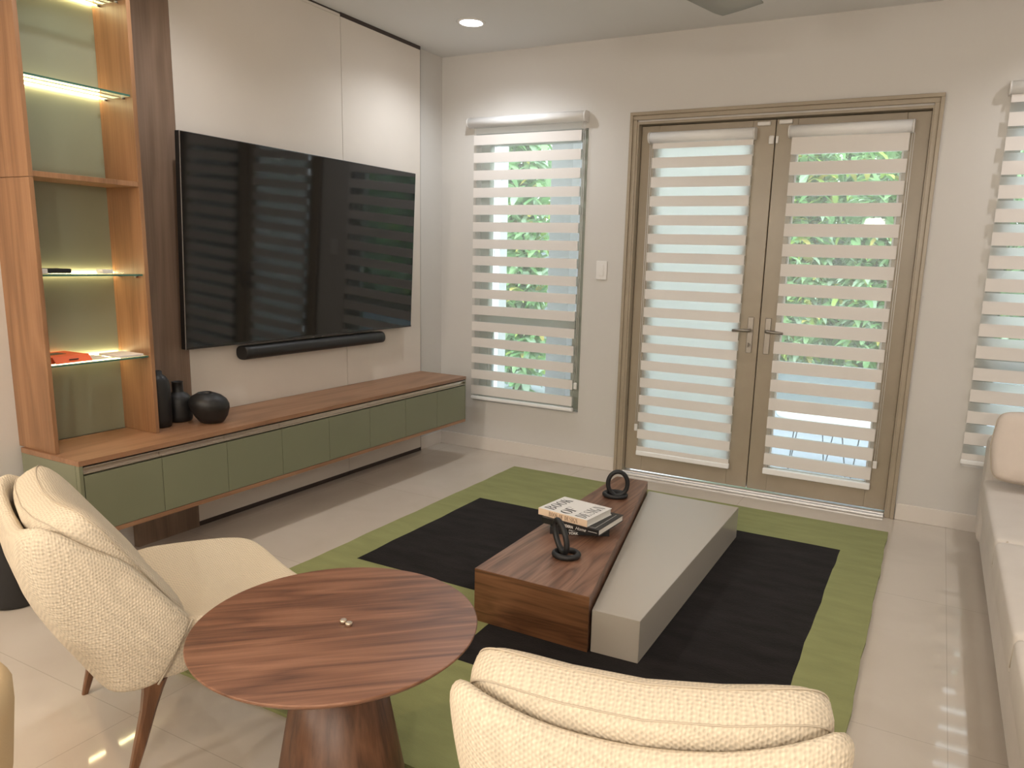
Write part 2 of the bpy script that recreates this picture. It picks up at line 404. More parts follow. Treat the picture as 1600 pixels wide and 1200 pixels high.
b = MB(); b.box(.016, 1.578, -.016, -.0005, 0, .104, .003).box(3.496, XR-.001, -.016, -.0005, 0, .104, .003)
b.build('baseboard_back', 'trim')['kind'] = 'structure'
b = MB(); b.box(.0005, .016, -.318, -.0005, 0, .104, .003); b.build('baseboard_left', 'trim')['kind'] = 'structure'

# feature wall behind the television
MB().box(.0005, .035, -2.727, -2.362, 0, H-.001).build('trim_1', 'back_wood')['kind'] = 'structure'
b = MB(); b.box(.0005, .034, -2.360, -1.147, .03, H-.03); b.mi = 1; b.box(.0005, .028, -2.361, -1.1445, H-.012, H-.0005); b.box(.0005, .028, -2.36, -1.147, .0, .029)
b.mi = 0; b.box(.0005, .034, -2.360, -1.147, H-.0285, H-.0125)
b.build('trim_2', ['panel', 'dark_trim'])['kind'] = 'structure'
b = MB(); b.box(.0005, .034, -1.143, -.323, .03, H-.026); b.mi = 1; b.box(.0005, .036, -1.143, -.321, H-.025, H-.0005); b.box(.0005, .028, -1.143, -.323, 0, .029)
b.box(.0005, .031, -1.1465, -1.1435, .0, H-.03); b.box(.0005, .034, -.3225, -.3195, 0, H-.026)
b.build('trim_3', ['panel', 'dark_trim'])['kind'] = 'structure'
for nm, lb in (('trim_1', 'brown wood wall panel between bookcase and television'), ('trim_2', 'wide cream wall panel behind the television'), ('trim_3', 'narrow cream wall panel at the right end of the television')):
    tag(bpy.data.objects[nm], lb, 'wall panel')

# windows in the back wall
def window(n, o, label):
    x0, x1, z0, z1 = o
    e = thing('window_%d' % n, label, 'window', ((x0+x1)/2, .1, z0), kind='structure'); L = e.location
    b = MB(L); fw = .078; y0, y1 = .070, .135
    b.box(x0+.001, x0+fw, y0, y1, z0+.001, z1-.001).box(x1-fw, x1-.001, y0, y1, z0+.001, z1-.001)
    b.box(x0+fw, x1-fw, y0, y1, z0+.001, z0+fw).box(x0+fw, x1-fw, y0, y1, z1-fw, z1-.001)
    b.build('window_frame', 'winframe', e)
    zm = 1.055
    b = MB(L); b.box(x0+fw+.001, x1-fw-.001, y0-.01, y1-.01, zm-.035, zm+.035, .004); b.build('meeting_rail', 'winframe', e)
    b = MB(L); b.box(x0+fw+.001, x0+fw+.03, y0+.005, y1-.01, z0+fw, zm-.036).box(x1-fw-.03, x1-fw-.001, y0+.005, y1-.01, z0+fw, zm-.036)
    b.build('lower_sash', 'winframe', e)
    for za, zb in ((z0+fw+.001, zm-.037), (zm+.037, z1-fw-.001)):
        b = MB(L); b.box(x0+fw+.032, x1-fw-.032, .100, .106, za, zb); b.build('glass_pane', 'glass', e)
    b = MB(L); b.box(x0+.001, x1-.001, .001, .074, z0+.0005, z0+.012); b.build('window_sill', 'silver', e)
window(1, W1, 'narrow window beside the television wall'); window(2, W2, 'window at the right edge behind the sofa')

# ------------------------------------------------------------------ french door
D = thing('door_1', 'taupe double french door with two glazed leaves', 'door', (2.54, 0, 0), kind='structure'); L = D.location
b = MB(L)
for (a, c, t, y) in ((1.582, 1.604, 2.540, -.030), (1.604, 1.632, 2.518, -.020)):   # casing: outer bead and flat
    mx = 2*2.537-a; mc = 2*2.537-c
    b.box(a, c, y, -.0005, 0.0, t-(c-a), .003); b.box(mc, mx, y, -.0005, 0.0, t-(c-a), .003)
    b.box(a, mx, y, -.0005, t-(c-a), t, .003)
b.build('door_casing', 'taupe', D)
b = MB(L)
b.box(1.629, 1.645, -.014, .165, .0, 2.462); b.box(3.435, 3.451, -.014, .165, .0, 2.462); b.box(1.629, 3.451, -.014, .165, 2.462, 2.477)
b.box(1.6455, 1.664, .092, .112, .03, 2.4615).box(3.416, 3.4345, .092, .112, .03, 2.4615).box(1.665, 3.415, .092, .112, 2.440, 2.4615)
b.build('door_jamb', 'taupe', D)
b = MB(L); b.box(1.646, 3.434, -.045, .15, .0005, .016, .004).box(1.646, 3.434, -.02, .02, .016, .026, .004)
b.build('threshold', 'silver', D)
YL = .042
def leaf(x0, x1, gx0, gx1, z0=.0268, z1=2.456, gz0=.185, gz1=2.345):
    lf = MB(L); y0, y1 = YL, YL+.045
    lf.box(x0, gx0, y0, y1, z0, z1, .003).box(gx1, x1, y0, y1, z0, z1, .003).box(gx0, gx1, y0, y1, z0, gz0, .003).box(gx0, gx1, y0, y1, gz1, z1, .003)
    o = lf.build('door_leaf', 'taupe', D)
    g = MB(L)
    for a, c, d, f in ((gx0, gx0+.012, gz0, gz1), (gx1-.012, gx1, gz0, gz1), (gx0, gx1, gz0, gz0+.012), (gx0, gx1, gz1-.012, gz1)):
        g.box(a+.0005, c-.0005, YL+.014, YL+.032, d+.0005, f-.0005)
    g.build('glazing_bead', 'white', o)
    g = MB(L); g.box(gx0+.013, gx1-.013, YL+.02, YL+.026, gz0+.013, gz1-.013); g.build('glass_pane', 'glass', o)
    return o
l1 = leaf(1.648, 2.547, 1.775, 2.405); l2 = leaf(2.553, 3.432, 2.685, 3.305)
def handle(o, xp, d, cyl):
    g = MB(L); g.box(xp-.019, xp+.019, YL-.009, YL-.0005, .965, 1.205, .003)
    if cyl: g.tube([(xp-.002, YL-.009, 1.02), (xp-.002, YL-.026, 1.02)], .011); g.box(xp-.006, xp+.002, YL-.042, YL-.026, 1.005, 1.035, .002)
    p = g.build('handle_plate', 'steel', o)
    g = MB(L); g.tube([(xp, YL-.005, 1.118), (xp, YL-.05, 1.118), (xp+d*.012, YL-.058, 1.118), (xp+d*.05, YL-.06, 1.117), (xp+d*.108, YL-.057, 1.112)], [.011, .011, .0115, .0105, .009], 12)
    g.build('lever_handle', 'steel', o)
b = MB(L); b.box(2.525, 2.577, .0885, .100, .034, 2.438, .002); b.build('astragal', 'taupe', l2)
handle(l1, 2.492, -1, True); handle(l2, 2.607, 1, False)

# small white fittings on the door
def sensor(x0, x1, z0, z1, label, nm='door_sensor', cat='sensor', g='white contact sensors along the top of the door'):
    e = thing(nm, label, cat, ((x0+x1)/2, YL, z0), group=g); b = MB(e.location)
    b.box(x0, x1, YL-.022, YL-.0005, z0, z1, .005); b.build('housing', 'white', e)
    b = MB(e.location); b.box(x0+.006, x1-.006, YL-.0245, YL-.0222, z0+.004, z0+.012, .001); b.build('cover_lip', 'white', e)
sensor(2.436, 2.517, 2.420, 2.444, 'white contact sensor at the top of the left door leaf')
sensor(2.570, 2.651, 2.424, 2.449, 'white contact sensor at the top of the right door leaf')
e = thing('child_lock', 'white round latch across the gap between the door leaves', 'door latch', (2.548, YL, 2.31)); b = MB(e.location)
b.box(2.512, 2.545, YL-.018, YL-.0005, 2.305, 2.358, .008); b.build('latch_body', 'white', e)
b = MB(e.location); b.box(2.5555, 2.573, YL-.016, YL-.0005, 2.308, 2.355, .006); b.build('strike_body', 'white', e)
e = thing('light_switch', 'white rocker light switch on the wall between window and door', 'switch', (1.408, 0, 1.41)); b = MB(e.location)
b.box(1.366, 1.450, -.008, -.0005, 1.408, 1.542, .004); b.build('switch_plate', 'white', e)
b = MB(e.location); b.box(1.390, 1.426, -.012, -.0082, 1.435, 1.515, .002); rk = b.build('rocker', 'white', e)

# ------------------------------------------------------------------ zebra blinds
def bands(x0, x1, y, ztop, zbot, solids, b):
    """fabric sheet of faces: index 0 solid, 1 sheer"""
    zs = sorted({ztop, zbot, *[z for s in solids for z in s if zbot < z < ztop]}, reverse=True)
    for a, c in zip(zs, zs[1:]):
        m = (a+c)/2; b.mi = 0 if any(s[1] <= m <= s[0] for s in solids) else 1
        b.face([(x0, y, a), (x0, y, c), (x1, y, c), (x1, y, a)])
def blind(label, x0, x1, fx0, fx1, zr0, zr1, yf, yr, ywall, front, rear, zbar0, zbar1, cordx, cordz, bracket_side):
    e = thing('zebra_blind', label, 'window blind', ((x0+x1)/2, ywall, zbar0), group='zebra roller blinds on the back wall'); Lc = e.location
    d = ywall-.0015; r = (zr1-zr0)
    prof = []                                            # rounded cassette
    for k in range(13):
        a = math.pi/2+math.pi*k/12
        prof.append((d-.035+math.cos(a)*.042, (zr0+zr1)/2+math.sin(a)*r/2))
    prof = [(d, zr1)]+prof+[(d, zr0)]
    def cass(xa, xb, grow=0.0):
        g = MB(Lc); n = len(prof); cz = (zr0+zr1)/2
        q = [(y-(grow if y < d else 0), cz+(z-cz)*(1+grow*14)) for y, z in prof]
        A = [g.bm.verts.new(g.P((xa, y, z))) for y, z in q]; B = [g.bm.verts.new(g.P((xb, y, z))) for y, z in q]
        for i in range(n):
            f = g.bm.faces.new([A[i], A[(i+1) % n], B[(i+1) % n], B[i]]); f.smooth = 1 < i < n-2
        g.bm.faces.new(A); g.bm.faces.new(B[::-1]); return g
    cass(x0+.010, x1-.010).build('headrail', 'blind_rail', e)
    cass(x0, x0+.0095, .002).build('end_cap', 'white', e); cass(x1-.0095, x1, .002).build('end_cap', 'white', e)
    g = MB(Lc); bands(fx0, fx1, yf, zr0-.0005, zbar1, front, g); g.build('front_fabric', ['solid_band', 'sheer_band'], e)
    g = MB(Lc); bands(fx0, fx1, yr, zr0-.0005, zbar1, rear, g); g.build('rear_fabric', ['solid_rear', 'sheer_band'], e)
    g = MB(Lc); g.box(fx0-.003, fx1+.003, yf-.004, yr+.004, zbar0, zbar1-.001, .006, 3); g.build('bottom_bar', 'blind_rail', e)
    g = MB(Lc); yc = (yf+yr)/2
    for dx in (0, .012): g.tube([(cordx+dx*bracket_side, yc, zr0-.0005), (cordx+dx*bracket_side, yc, cordz+.02)], .0016, 6)
    g.build('cord', 'white', e)
    g = MB(Lc); g.box(min(cordx, cordx+.012*bracket_side)-.006, max(cordx, cordx+.012*bracket_side)+.006, yc-.007, yc+.007, cordz-.03, cordz+.019, .004); g.build('cord_weight', 'white', e)
S = lambda top, pitch, h, n: [(top-pitch*k, top-pitch*k-h) for k in range(n)]
blind('white zebra blind with open bands over the narrow left window', .276, 1.262, .328, 1.229, 2.500, 2.572, -.046, -.020, 0.0,
      S(2.4430, .1275, .071, 16), S(2.4430, .1275, .071, 16), .418, .445, 1.240, .62, 1)
blind('white zebra blind drawn closed on the left door leaf', 1.718, 2.435, 1.747, 2.425, 2.336, 2.409, YL-.046, YL-.020, YL,
      S(2.3365, .1263, .0365, 1)+S(2.242, .1263, .069, 17), S(2.306, .1263, .070, 17), .152, .187, 1.724, .36, 1)
blind('white zebra blind with open bands on the right door leaf', 2.640, 3.350, 2.662, 3.330, 2.336, 2.409, YL-.046, YL-.020, YL,
      S(2.3365, 1, .103, 1)+S(2.188, .1257, .079, 17), S(2.3365, 1, .103, 1)+S(2.188, .1257, .079, 17), .158, .200, 3.342, .33, 1)
blind('white zebra blind nearly closed over the right window behind the sofa', 3.800, 4.80, 3.815, 4.785, 2.503, 2.574, -.046, -.020, 0.0,
      S(2.5035, 1, .042, 1)+S(2.410, .1283, .073, 16), S(2.5035, 1, .11, 1)+S(2.328, .1283, .075, 16), .418, .447, 4.792, 1.2, -1)

# ================================================================== BOOKCASE, CONSOLE, TV
CT = .647
e = thing('bookcase', 'tall wood bookcase with lit glass shelves at the left', 'bookcase', (.13, -2.98, CT), kind='thing'); L = e.location
Z0 = CT+.001
b = MB(L); b.box(.0505, .272, -2.748, -2.7285, Z0, H-.002, .001); b.build('side_panel', 'book_wood', e)
b = MB(L); b.box(.0008, .276, -3.2230, -3.2050, Z0, 1.807, .001).box(.0008, .276, -3.2230, -3.2050, 1.809, H-.002, .001); b.build('side_panel', 'book_wood', e)
b = MB(L); b.box(.0008, .030, -3.2045, -2.7285, Z0, H-.002); b.build('back_panel', 'sage_back', e)
b = MB(L); b.box(.0302, .272, -3.2045, -2.7485, 1.812, 1.834, .001); b.build('shelf', 'book_wood', e)
b = MB(L)
b.box(.0302, .0500, -2.748, -2.7285, Z0, H-.002); b.build('rear_filler', 'book_wood', e)
for z in (2.615, 2.213, 1.416, 1.030):
    b = MB(L); b.box(.050, .255, -3.2035, -2.750, z-.008, z, 0); b.mi = 1; b.box(.2552, .2585, -3.2035, -2.750, z-.008, z)
    g = b.build('glass_shelf', ['shelfglass', 'glassedge'], e)
    for x in (.085, .215):
        for y, s in ((-2.7487, -1), (-3.2048, 1)):
            p = MB(L); p.tube([(x, y, z-.013), (x, y+s*.013, z-.013)], .0045, 8); p.build('shelf_pin', 'steel', g)
    b = MB(L); b.box(.0305, .042, -3.2035, -2.750, z-.004, z+.003, .001); b.build('led_strip', 'led', e)

e = tag(MB().box(.0365, .463, -3.237, -.322, .624, CT, .001).build('worktop', 'top_wood'), 'brown wood worktop along the green console', 'worktop')
e = thing('media_console', 'floating green console under the television with eight doors', 'cabinet', (.23, -1.78, .295)); L = e.location
b = MB(L); b.box(.0365, .434, -3.236, -.323, .316, .6232); b.build('cabinet_body', 'sage', e)
b = MB(L); b.box(.0365, .461, -3.236, -.323, .295, .3155, .001); b.build('bottom_board', 'top_wood', e)
b = MB(L); b.box(.4342, .4362, -3.218, -.326, .316, .6225); b.build('shadow_gap', 'dark_trim', e)
b = MB(L); b.box(.4365, .4605, -3.236, -3.219, .316, .6232, .001); b.build('end_strip', 'sage', e)
b = MB(L); b.box(.4365, .4605, -.327, -.323, .316, .6232); b.build('end_strip', 'sage', e)
yL, yR = -3.217, -.329; dw = (yR-yL)/8
for k in range(8):
    a, c = yL+k*dw+.0015, yL+(k+1)*dw-.0015
    b = MB(L); b.box(.4365, .4600, a, c, .318, .5775, .001); d = b.build('door', 'sage', e)
    b = MB(L); b.box(.4365, .4580, a, c, .5850, .5905, .001).box(.4365, .4400, a, c, .5906, .6104).box(.4365, .4595, a, c, .6105, .6155, .001)
    b.build('handle_rail', 'alu', d)

# television, tilted forward a little on its bracket
tx, tz = .078, 1.018
e = thing('television', 'large black flat television on the cream wall panel', 'television', (tx, -1.492, tz)); tl = math.atan2(.05, 1.095)
def tbox(x0, x1, y0, y1, z0, z1, bev=0):
    g = MB(); g.box(x0, x1, y0, y1, z0, z1, bev)
    bmesh.ops.rotate(g.bm, cent=(0, 0, 0), matrix=Matrix.Rotation(tl, 3, 'Y'), verts=g.bm.verts[:]); return g
tbox(0, .034, -.9485, .9485, 0, 1.100, .003).build('tv_body', 'blackplastic', e)
tbox(.0342, .0356, -.944, .944, .012, 1.096).build('screen', 'screen', e)
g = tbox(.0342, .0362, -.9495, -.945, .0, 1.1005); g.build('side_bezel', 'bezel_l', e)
g = tbox(.0342, .0362, -.9445, .9485, .0, .011); g.build('bottom_bezel', 'bezel', e)
g = tbox(.0357, .0368, -.03, .03, -.004, .006, .001); g.build('logo_plate', 'bezel', e)
g = MB(); g.box(-.0425, .012, -.25, .25, .35, .75); g.build('wall_bracket', 'blackplastic', e)

e = thing('soundbar', 'black rounded soundbar under the television', 'speaker', (.085, -1.46, .920))
g = MB(); n = 20
def ov(t, s=1.0): return (math.copysign(abs(math.cos(t))**.8, math.cos(t))*.047*s, math.copysign(abs(math.sin(t))**.8, math.sin(t))*.040*s+.042)
rows = []
for y, s in ((-.598, .80), (-.603, .9), (-.600, 1.0), (-.56, 1.0), (0, 1), (.56, 1.0), (.600, 1.0), (.603, .9), (.598, .8)):
    rows.append([(ov(2*math.pi*i/n, s)[0], y, ov(2*math.pi*i/n, s)[1]) for i in range(n)])
vs = g.grid(rows, True); g.bm.faces.new(vs[0]); g.bm.faces.new(vs[-1]); g.build('speaker_body', 'black', e)
for s in (-1, 1):
    g = MB(); rows = [[(ov(2*math.pi*i/n, 1.012)[0], s*y, ov(2*math.pi*i/n, 1.012)[1]) for i in range(n)] for y in (.520, .526)]
    vs = g.grid(rows, True); g.build('end_ring', 'bezel', e)
g = MB(); g.box(-.0498, -.02, -.3, .3, .02, .06); g.build('mount', 'blackplastic', e)

# vases on the worktop
def lathe_thing(name, label, cat, prof, c, m, parts, group=None, tilt=None):
    e = thing(name, label, cat, c, group=group); g = MB(); g.lathe(prof, tilt=tilt); g.build(parts, m, e); return e
V = 'black ceramic vases on the worktop'
e = lathe_thing('vase', 'tall black bottle vase half hidden behind the bookcase side', 'vase',
    [(.042, 0), (.052, .006), (.056, .04), (.057, .12), (.056, .20), (.050, .235), (.036, .258), (.022, .268), (.021, .285), (.018, .287), (.016, .27)], (.155, -2.640, CT+.0008), 'black', 'vase_body', V)
e = lathe_thing('vase', 'black bottle vase with a short neck behind the round pot', 'vase',
    [(.056, 0), (.064, .008), (.067, .03), (.067, .10), (.062, .125), (.048, .142), (.030, .152), (.0275, .158), (.0265, .205), (.0285, .208), (.024, .209), (.022, .19)], (.108, -2.498, CT+.0008), 'black', 'vase_body', V)
def tip(p):
    k = p.z/.16
    return Vector((p.x-.006*k*k, p.y-.030*k*k, p.z*(1+.55*p.y*max(0, k-.55))))
e = lathe_thing('vase', 'squat round black pot with a slanted opening, nearest the television', 'vase',
    [(.048, 0), (.060, .006), (.080, .035), (.095, .075), (.098, .098), (.092, .122), (.072, .144), (.044, .158), (.036, .162), (.030, .158), (.034, .13)], (.272, -2.428, CT+.0008), 'black', 'pot_body', V, tip)

# things on the glass shelves
zs = 1.0312
e = thing('gift_box', 'flat orange gift box with a dark slot on the lower glass shelf', 'box', (.155, -3.100, zs), rz=R_(5)); g = MB()
g.box(-.105, .060, -.080, .095, 0, .030, .002); g.build('box_body', 'orange', e)
g = MB(); P = [(.0605, -.075, .030), (.0605, .092, .030), (.085, .092, .0015), (.085, -.075, .0015)]
g.face(P); g.face([(x-.0015, y, z) for x, y, z in P][::-1]); g.build('open_flap', 'orange', e)
g = MB(); g.box(-.06, .0, -.06, .03, .0302, .0312); tag(g.build('lid_label', 'stem', e), 'brown printed panel')
g = MB(); g.box(.0765, .0800, -.012, .030, .0125, .0165); bmesh.ops.rotate(g.bm, cent=(.078, 0, .0145), matrix=Matrix.Rotation(R_(44), 3, 'Y'), verts=g.bm.verts[:]); g.build('slot', 'ink', e)
tag(MB((.135, -2.93, zs)).box(.07, .20, -2.985, -2.905, zs, zs+.003).build('envelope', 'paper'), 'small white card in the middle of the lower glass shelf', 'card')
tag(MB((.17, -2.83, zs)).box(.085, .245, -2.885, -2.765, zs, zs+.010, .002).build('brochure', 'paper'), 'pale pink brochure at the right end of the lower glass shelf', 'brochure')
zs = 1.4172
e = tag(MB((.15, -3.12, zs))
    .box(.06, .165, -3.195, -3.02, zs, zs+.020, .004).build('folder', 'book_black'), 'black folder lying at the left of the middle glass shelf', 'folder')
tag(MB((.20, -3.19, zs)).box(.19, .235, -3.198, -3.160, zs, zs+.022, .003).build('charger', 'white'), 'small white charger block in front of the black folder', 'charger')
tag(MB((.20, -2.88, zs)).box(.17, .22, -2.915, -2.865, zs, zs+.019, .002).build('card_box', 'white'), 'small white box near the right of the middle glass shelf', 'box')

# black pedestal in the corner left of the console
e = thing('pedestal', 'black round pedestal on the floor at the left wall', 'pedestal', (.155, -3.375, 0)); g = MB()
g.lathe([(.085, 0), (.100, .004), (.106, .02), (.112, .30), (.116, .44), (.113, .452), (.10, .455)]); g.build('column', 'black', e)

# ================================================================== RUG
e = thing('area_rug', 'green area rug with a black centre under the coffee table', 'rug', (2.2, -1.87, 0)); L = e.location
xs = [.917, 1.106, 2.05, 3.262, 3.480]; ys = [-3.397, -2.82, -2.27, -1.107, -.797, -.340]
def wob(x, y):
    return (x+.0025*math.sin(y*9+x*3)+.002*math.sin(y*23), y+.002*math.sin(x*11+y))
def dark(x, y): return (1.106 < x < 2.05 and -2.27 < y < -1.107) or (2.05 < x < 3.262 and -2.82 < y < -.797)
def sub(a, n=8): return [p+(q-p)*k/n for p, q in zip(a, a[1:]) for k in range(n)]+[a[-1]]
X, Y = sub(xs), sub(ys)
g = MB(L); V_ = [[g.bm.verts.new(g.P((*wob(x, y), .014))) for x in X] for y in Y]
for j in range(len(Y)-1):
    for i in range(len(X)-1):
        f = g.bm.faces.new([V_[j][i], V_[j][i+1], V_[j+1][i+1], V_[j+1][i]]); f.material_index = 1 if dark((X[i]+X[i+1])/2, (Y[j]+Y[j+1])/2) else 0
rim = V_[0]+[r[-1] for r in V_[1:]]+V_[-1][-2::-1]+[r[0] for r in V_[-2:0:-1]]
low = [g.bm.verts.new((v.co.x, v.co.y, .0006)) for v in rim]
for i in range(len(rim)):
    k = (i+1) % len(rim); g.bm.faces.new([rim[i], rim[k], low[k], low[i]])
g.bm.faces.new(low)
g.build('rug_pile', ['rug_green', 'rug_dark'], e)

# ================================================================== COFFEE TABLE
Zr = .0145
e = thing('coffee_table', 'low coffee table in walnut and glossy greige blocks on the rug', 'coffee table', (2.34, -1.72, Zr)); L = e.location
g = MB(L); g.prism([(1.978, -2.515), (2.512, -2.515), (2.164, -.905), (1.962, -.905)], Zr, .250, .0012)
g.bm.normal_update()
for f in g.bm.faces: f.material_index = 1 if abs(f.normal.y) > .8 else 0
g.build('walnut_block', ['walnut_y', 'walnut_end'], e)
g = MB(L); g.prism([(2.519, -2.500), (2.716, -2.490), (2.716, -.915), (2.172, -.905)], Zr, .192, .0012); g.build('lacquer_block', 'grey_lacquer', e)

# glyphs in a high-contrast serif for the white book
def glyphs(g, text, put, h, wd, gap):
    """put(u, v) maps text plane to 3-D; each letter is h tall and wd wide"""
    K = .24; t = .035
    def quad(a): g.face([put(cx+u*wd, v*h) for u, v in a])
    def rect(u0, v0, u1, v1): quad([(u0, v0), (u1, v0), (u1, v1), (u0, v1)])
    def arc(cu, cv, ru, rv, iu, iv, a0, a1, n=14):
        for i in range(n):
            p, q = R_(a0+(a1-a0)*i/n), R_(a0+(a1-a0)*(i+1)/n)
            quad([(cu+ru*math.cos(p), cv+rv*math.sin(p)), (cu+ru*math.cos(q), cv+rv*math.sin(q)), (cu+iu*math.cos(q), cv+iv*math.sin(q)), (cu+iu*math.cos(p), cv+iv*math.sin(p))])
    cx = 0
    for ch in text:
        w_ = 1.0
        if ch == ' ': cx += wd*.45; continue
        if ch in 'BDEFKI': rect(.08, 0, .08+K, 1); rect(0, 0, .42, t); rect(0, 1-t, .42, 1)
        if ch == 'B': arc(.4, .76, .48, .24, .22, .24-t, -90, 90); arc(.4, .26, .58, .26, .30, .26-t, -90, 90)
        if ch == 'D': arc(.36, .5, .62, .5, .36, .5-t, -90, 90)
        if ch in 'OG':
            if ch == 'O': arc(.5, .5, .5, .5, .25, .5-t, 0, 360, 28)
            else: arc(.5, .5, .5, .5, .25, .5-t, 55, 320, 22); rect(.68, .0, .92, .42); rect(.52, .40, 1.0, .40+t)
        if ch in 'EF':
            rect(.3, 1-t, .9, 1); rect(.3, .5-t/2, .66, .5+t/2); rect(.84, .74, .90, 1); rect(.62, .38, .67, .62)
            if ch == 'E': rect(.3, 0, .92, t); rect(.86, 0, .92, .28)
        if ch == 'K': quad([(.3, .40), (.36, .40), (.88, 1), (.80, 1)]); quad([(.42, .55), (.62, .68), (1.0, 0), (.70, 0)]); rect(.6, 0, 1.04, t)
        if ch == 'I': w_ = .5
        if ch == 'N': rect(.10, 0, .15, 1); rect(.85, 0, .90, 1); quad([(.05, 1), (.32, 1), (.90, 0), (.72, 0)]); rect(0, 0, .26, t); rect(.74, 1-t, 1.0, 1)
        if ch == 'S': quad([(.06, .80), (.20, .56), (.92, .26), (.80, .48)]); arc(.48, .76, .42, .24, .28, .24-t, 30, 190, 12); arc(.50, .25, .42, .25, .28, .25-t, -150, 10, 12); rect(.80, .70, .86, .96); rect(.10, .04, .16, .32)
        cx += wd*w_+gap
    return cx
def text_mesh(body, size, mat_, parent, name, loc, rot, shear=0, bold=0.0, sx=1.0):
    c = bpy.data.curves.new(name, 'FONT'); c.body = body; c.size = size; c.shear = shear; c.offset = bold
    t = bpy.data.objects.new(name, c); COL.objects.link(t); bpy.context.view_layer.update()
    me = bpy.data.meshes.new_from_object(t.evaluated_get(bpy.context.evaluated_depsgraph_get())); bpy.data.objects.remove(t); bpy.data.curves.remove(c)
    me.name = name; me.materials.clear(); me.materials.append(MT[mat_])
    o = bpy.data.objects.new(name, me); COL.objects.link(o); o.parent = parent; o.location = loc; o.rotation_euler = rot; o.scale = (sx, 1, 1); return o
BG = 'coffee table books stacked on the walnut block'
def book(label, c, rz, lx, ly, h, cover, spine=None):
    e = thing('book', label, 'book', c, rz, BG); t = .0025
    g = MB(); g.box(-lx/2, lx/2, -ly/2, ly/2, h-t, h, .0006).box(-lx/2, lx/2, -ly/2, ly/2, 0, t, .0006)
    if spine: g.mi = 1
    g.box(-lx/2, lx/2, -ly/2-.0005, -ly/2+.003, 0.0002, h-.0002, .0006)
    g.build('cover', [cover] + ([spine] if spine else []), e)
    g = MB(); g.box(-lx/2+.004, lx/2-.004, -ly/2+.0032, ly/2-.004, t+.0002, h-t-.0002); g.build('page_block', 'pages', e); return e
e = book('black book lettered NEW YORK, lowest of the stack', (2.150, -1.838, .2508), R_(25), .285, .205, .034, 'book_black')
text_mesh('NEW\nYORK', .0165, 'white_ink', e, 'spine_lettering', (-.052, -.1035, .0185), (R_(90), 0, 0), bold=.0007)
e = book('black book lettered MODERN Home, in the middle of the stack', (2.168, -1.842, .2852), R_(-4), .312, .262, .031, 'book_black')
text_mesh('MODERN', .0185, 'white_ink', e, 'spine_lettering', (-.048, -.1320, .0085), (R_(90), 0, 0), bold=.0006, sx=.85)
text_mesh('Home', .0225, 'white_ink', e, 'script_lettering', (.030, -.1320, .0080), (R_(90), 0, 0), shear=.45)
g = MB(); g.box(.100, .147, -.1322, -.1316, .014, .0155); g.build('spine_line', 'white_ink', e)
g = MB()
for q in ((.128, .1295, -.115, .105), (.0, .1295, -.115, -.1135)): g.box(*q, .0311, .0314)
g.build('cover_line', 'white_ink', e)
e = book('white book lettered BOOK OF DESIGN, on top of the stack', (2.127, -1.847, .3165), R_(-8), .282, .226, .034, 'book_white', 'book_cream')
g = MB(); zt = .0343
glyphs(g, 'BOOK', lambda u, v: (-.062-.060+.058-v+.0*u, -.095+u, zt), .058, .040, .0055)
glyphs(g, 'OF', lambda u, v: (.030-v, -.098+u, zt), .062, .046, .003)
glyphs(g, 'DESIGN', lambda u, v: (.120-v, -.098+u, zt), .060, .030, .0045)
g.build('cover_title', 'ink', e)
g = MB(); glyphs(g, 'BOOK OF DESIGN', lambda u, v: (-.078+u, -.1139, .0055+v), .0225, .0120, .0016); g.build('spine_title', 'gold_ink', e)

# ring sculptures
def ring_pts(c, a, b, ra, rb, n=40):
    return [Vector(c)+a*ra*math.cos(2*math.pi*i/n)+b*rb*math.sin(2*math.pi*i/n) for i in range(n)]
def sculpture(label, c, base_r, ud, uc, lean, ra, rb, tr):
    e = thing('ring_sculpture', label, 'sculpture', c, group='black interlocked ring sculptures on the walnut block'); g = MB()
    g.tube(ring_pts((0, 0, tr), Vector((1, 0, 0)), Vector((0, 1, 0)), base_r*1.08, base_r*.95), tr, 12, True); g.build('base_ring', 'blackiron', e)
    g = MB(); a = Vector((math.cos(ud), math.sin(ud), 0)); n_ = a.cross(Vector((0, 0, 1)))
    up = (Vector((0, 0, 1))+lean*a*1.0).normalized()
    a2 = up.cross(n_).normalized()
    g.tube(ring_pts(uc, a2, up, ra, rb), tr, 12, True); g.build('upright_ring', 'blackiron', e)
sculpture('black ring sculpture at the far end of the coffee table', (2.108, -1.285, .2508), .056, R_(24), (.018, -.012, .081), .0, .054, .068, .0125)
sculpture('black ring sculpture in front of the book stack', (2.255, -2.200, .2508), .050, R_(150), (-.036, .012, .084), .62, .038, .074, .0130)

# ================================================================== ROUND SIDE TABLE
e = thing('side_table', 'round walnut side table on a tapered pedestal between the armchairs', 'side table', (2.238, -3.600, 0))
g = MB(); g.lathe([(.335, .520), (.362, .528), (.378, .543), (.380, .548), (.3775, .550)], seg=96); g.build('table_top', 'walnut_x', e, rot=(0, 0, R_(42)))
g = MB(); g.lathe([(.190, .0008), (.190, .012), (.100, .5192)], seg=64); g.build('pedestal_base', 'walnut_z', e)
for p, lb in (((2.247, -3.588, .5507), 'small round metal cap on the side table, left of the two'), ((2.270, -3.592, .5507), 'small round metal cap on the side table, right of the two')):
    e = thing('metal_cap', lb, 'metal cap', p, group='pair of small metal caps on the side table'); g = MB()
    g.lathe([(.0085, 0), (.0098, .001), (.0098, .008), (.0085, .0092)], seg=24); g.build('cap_body', 'brass', e)
    g = MB(); g.lathe([(.0065, .0094), (.0065, .0100), (.005, .0102)], seg=20); g.build('cap_top', 'alu', e)

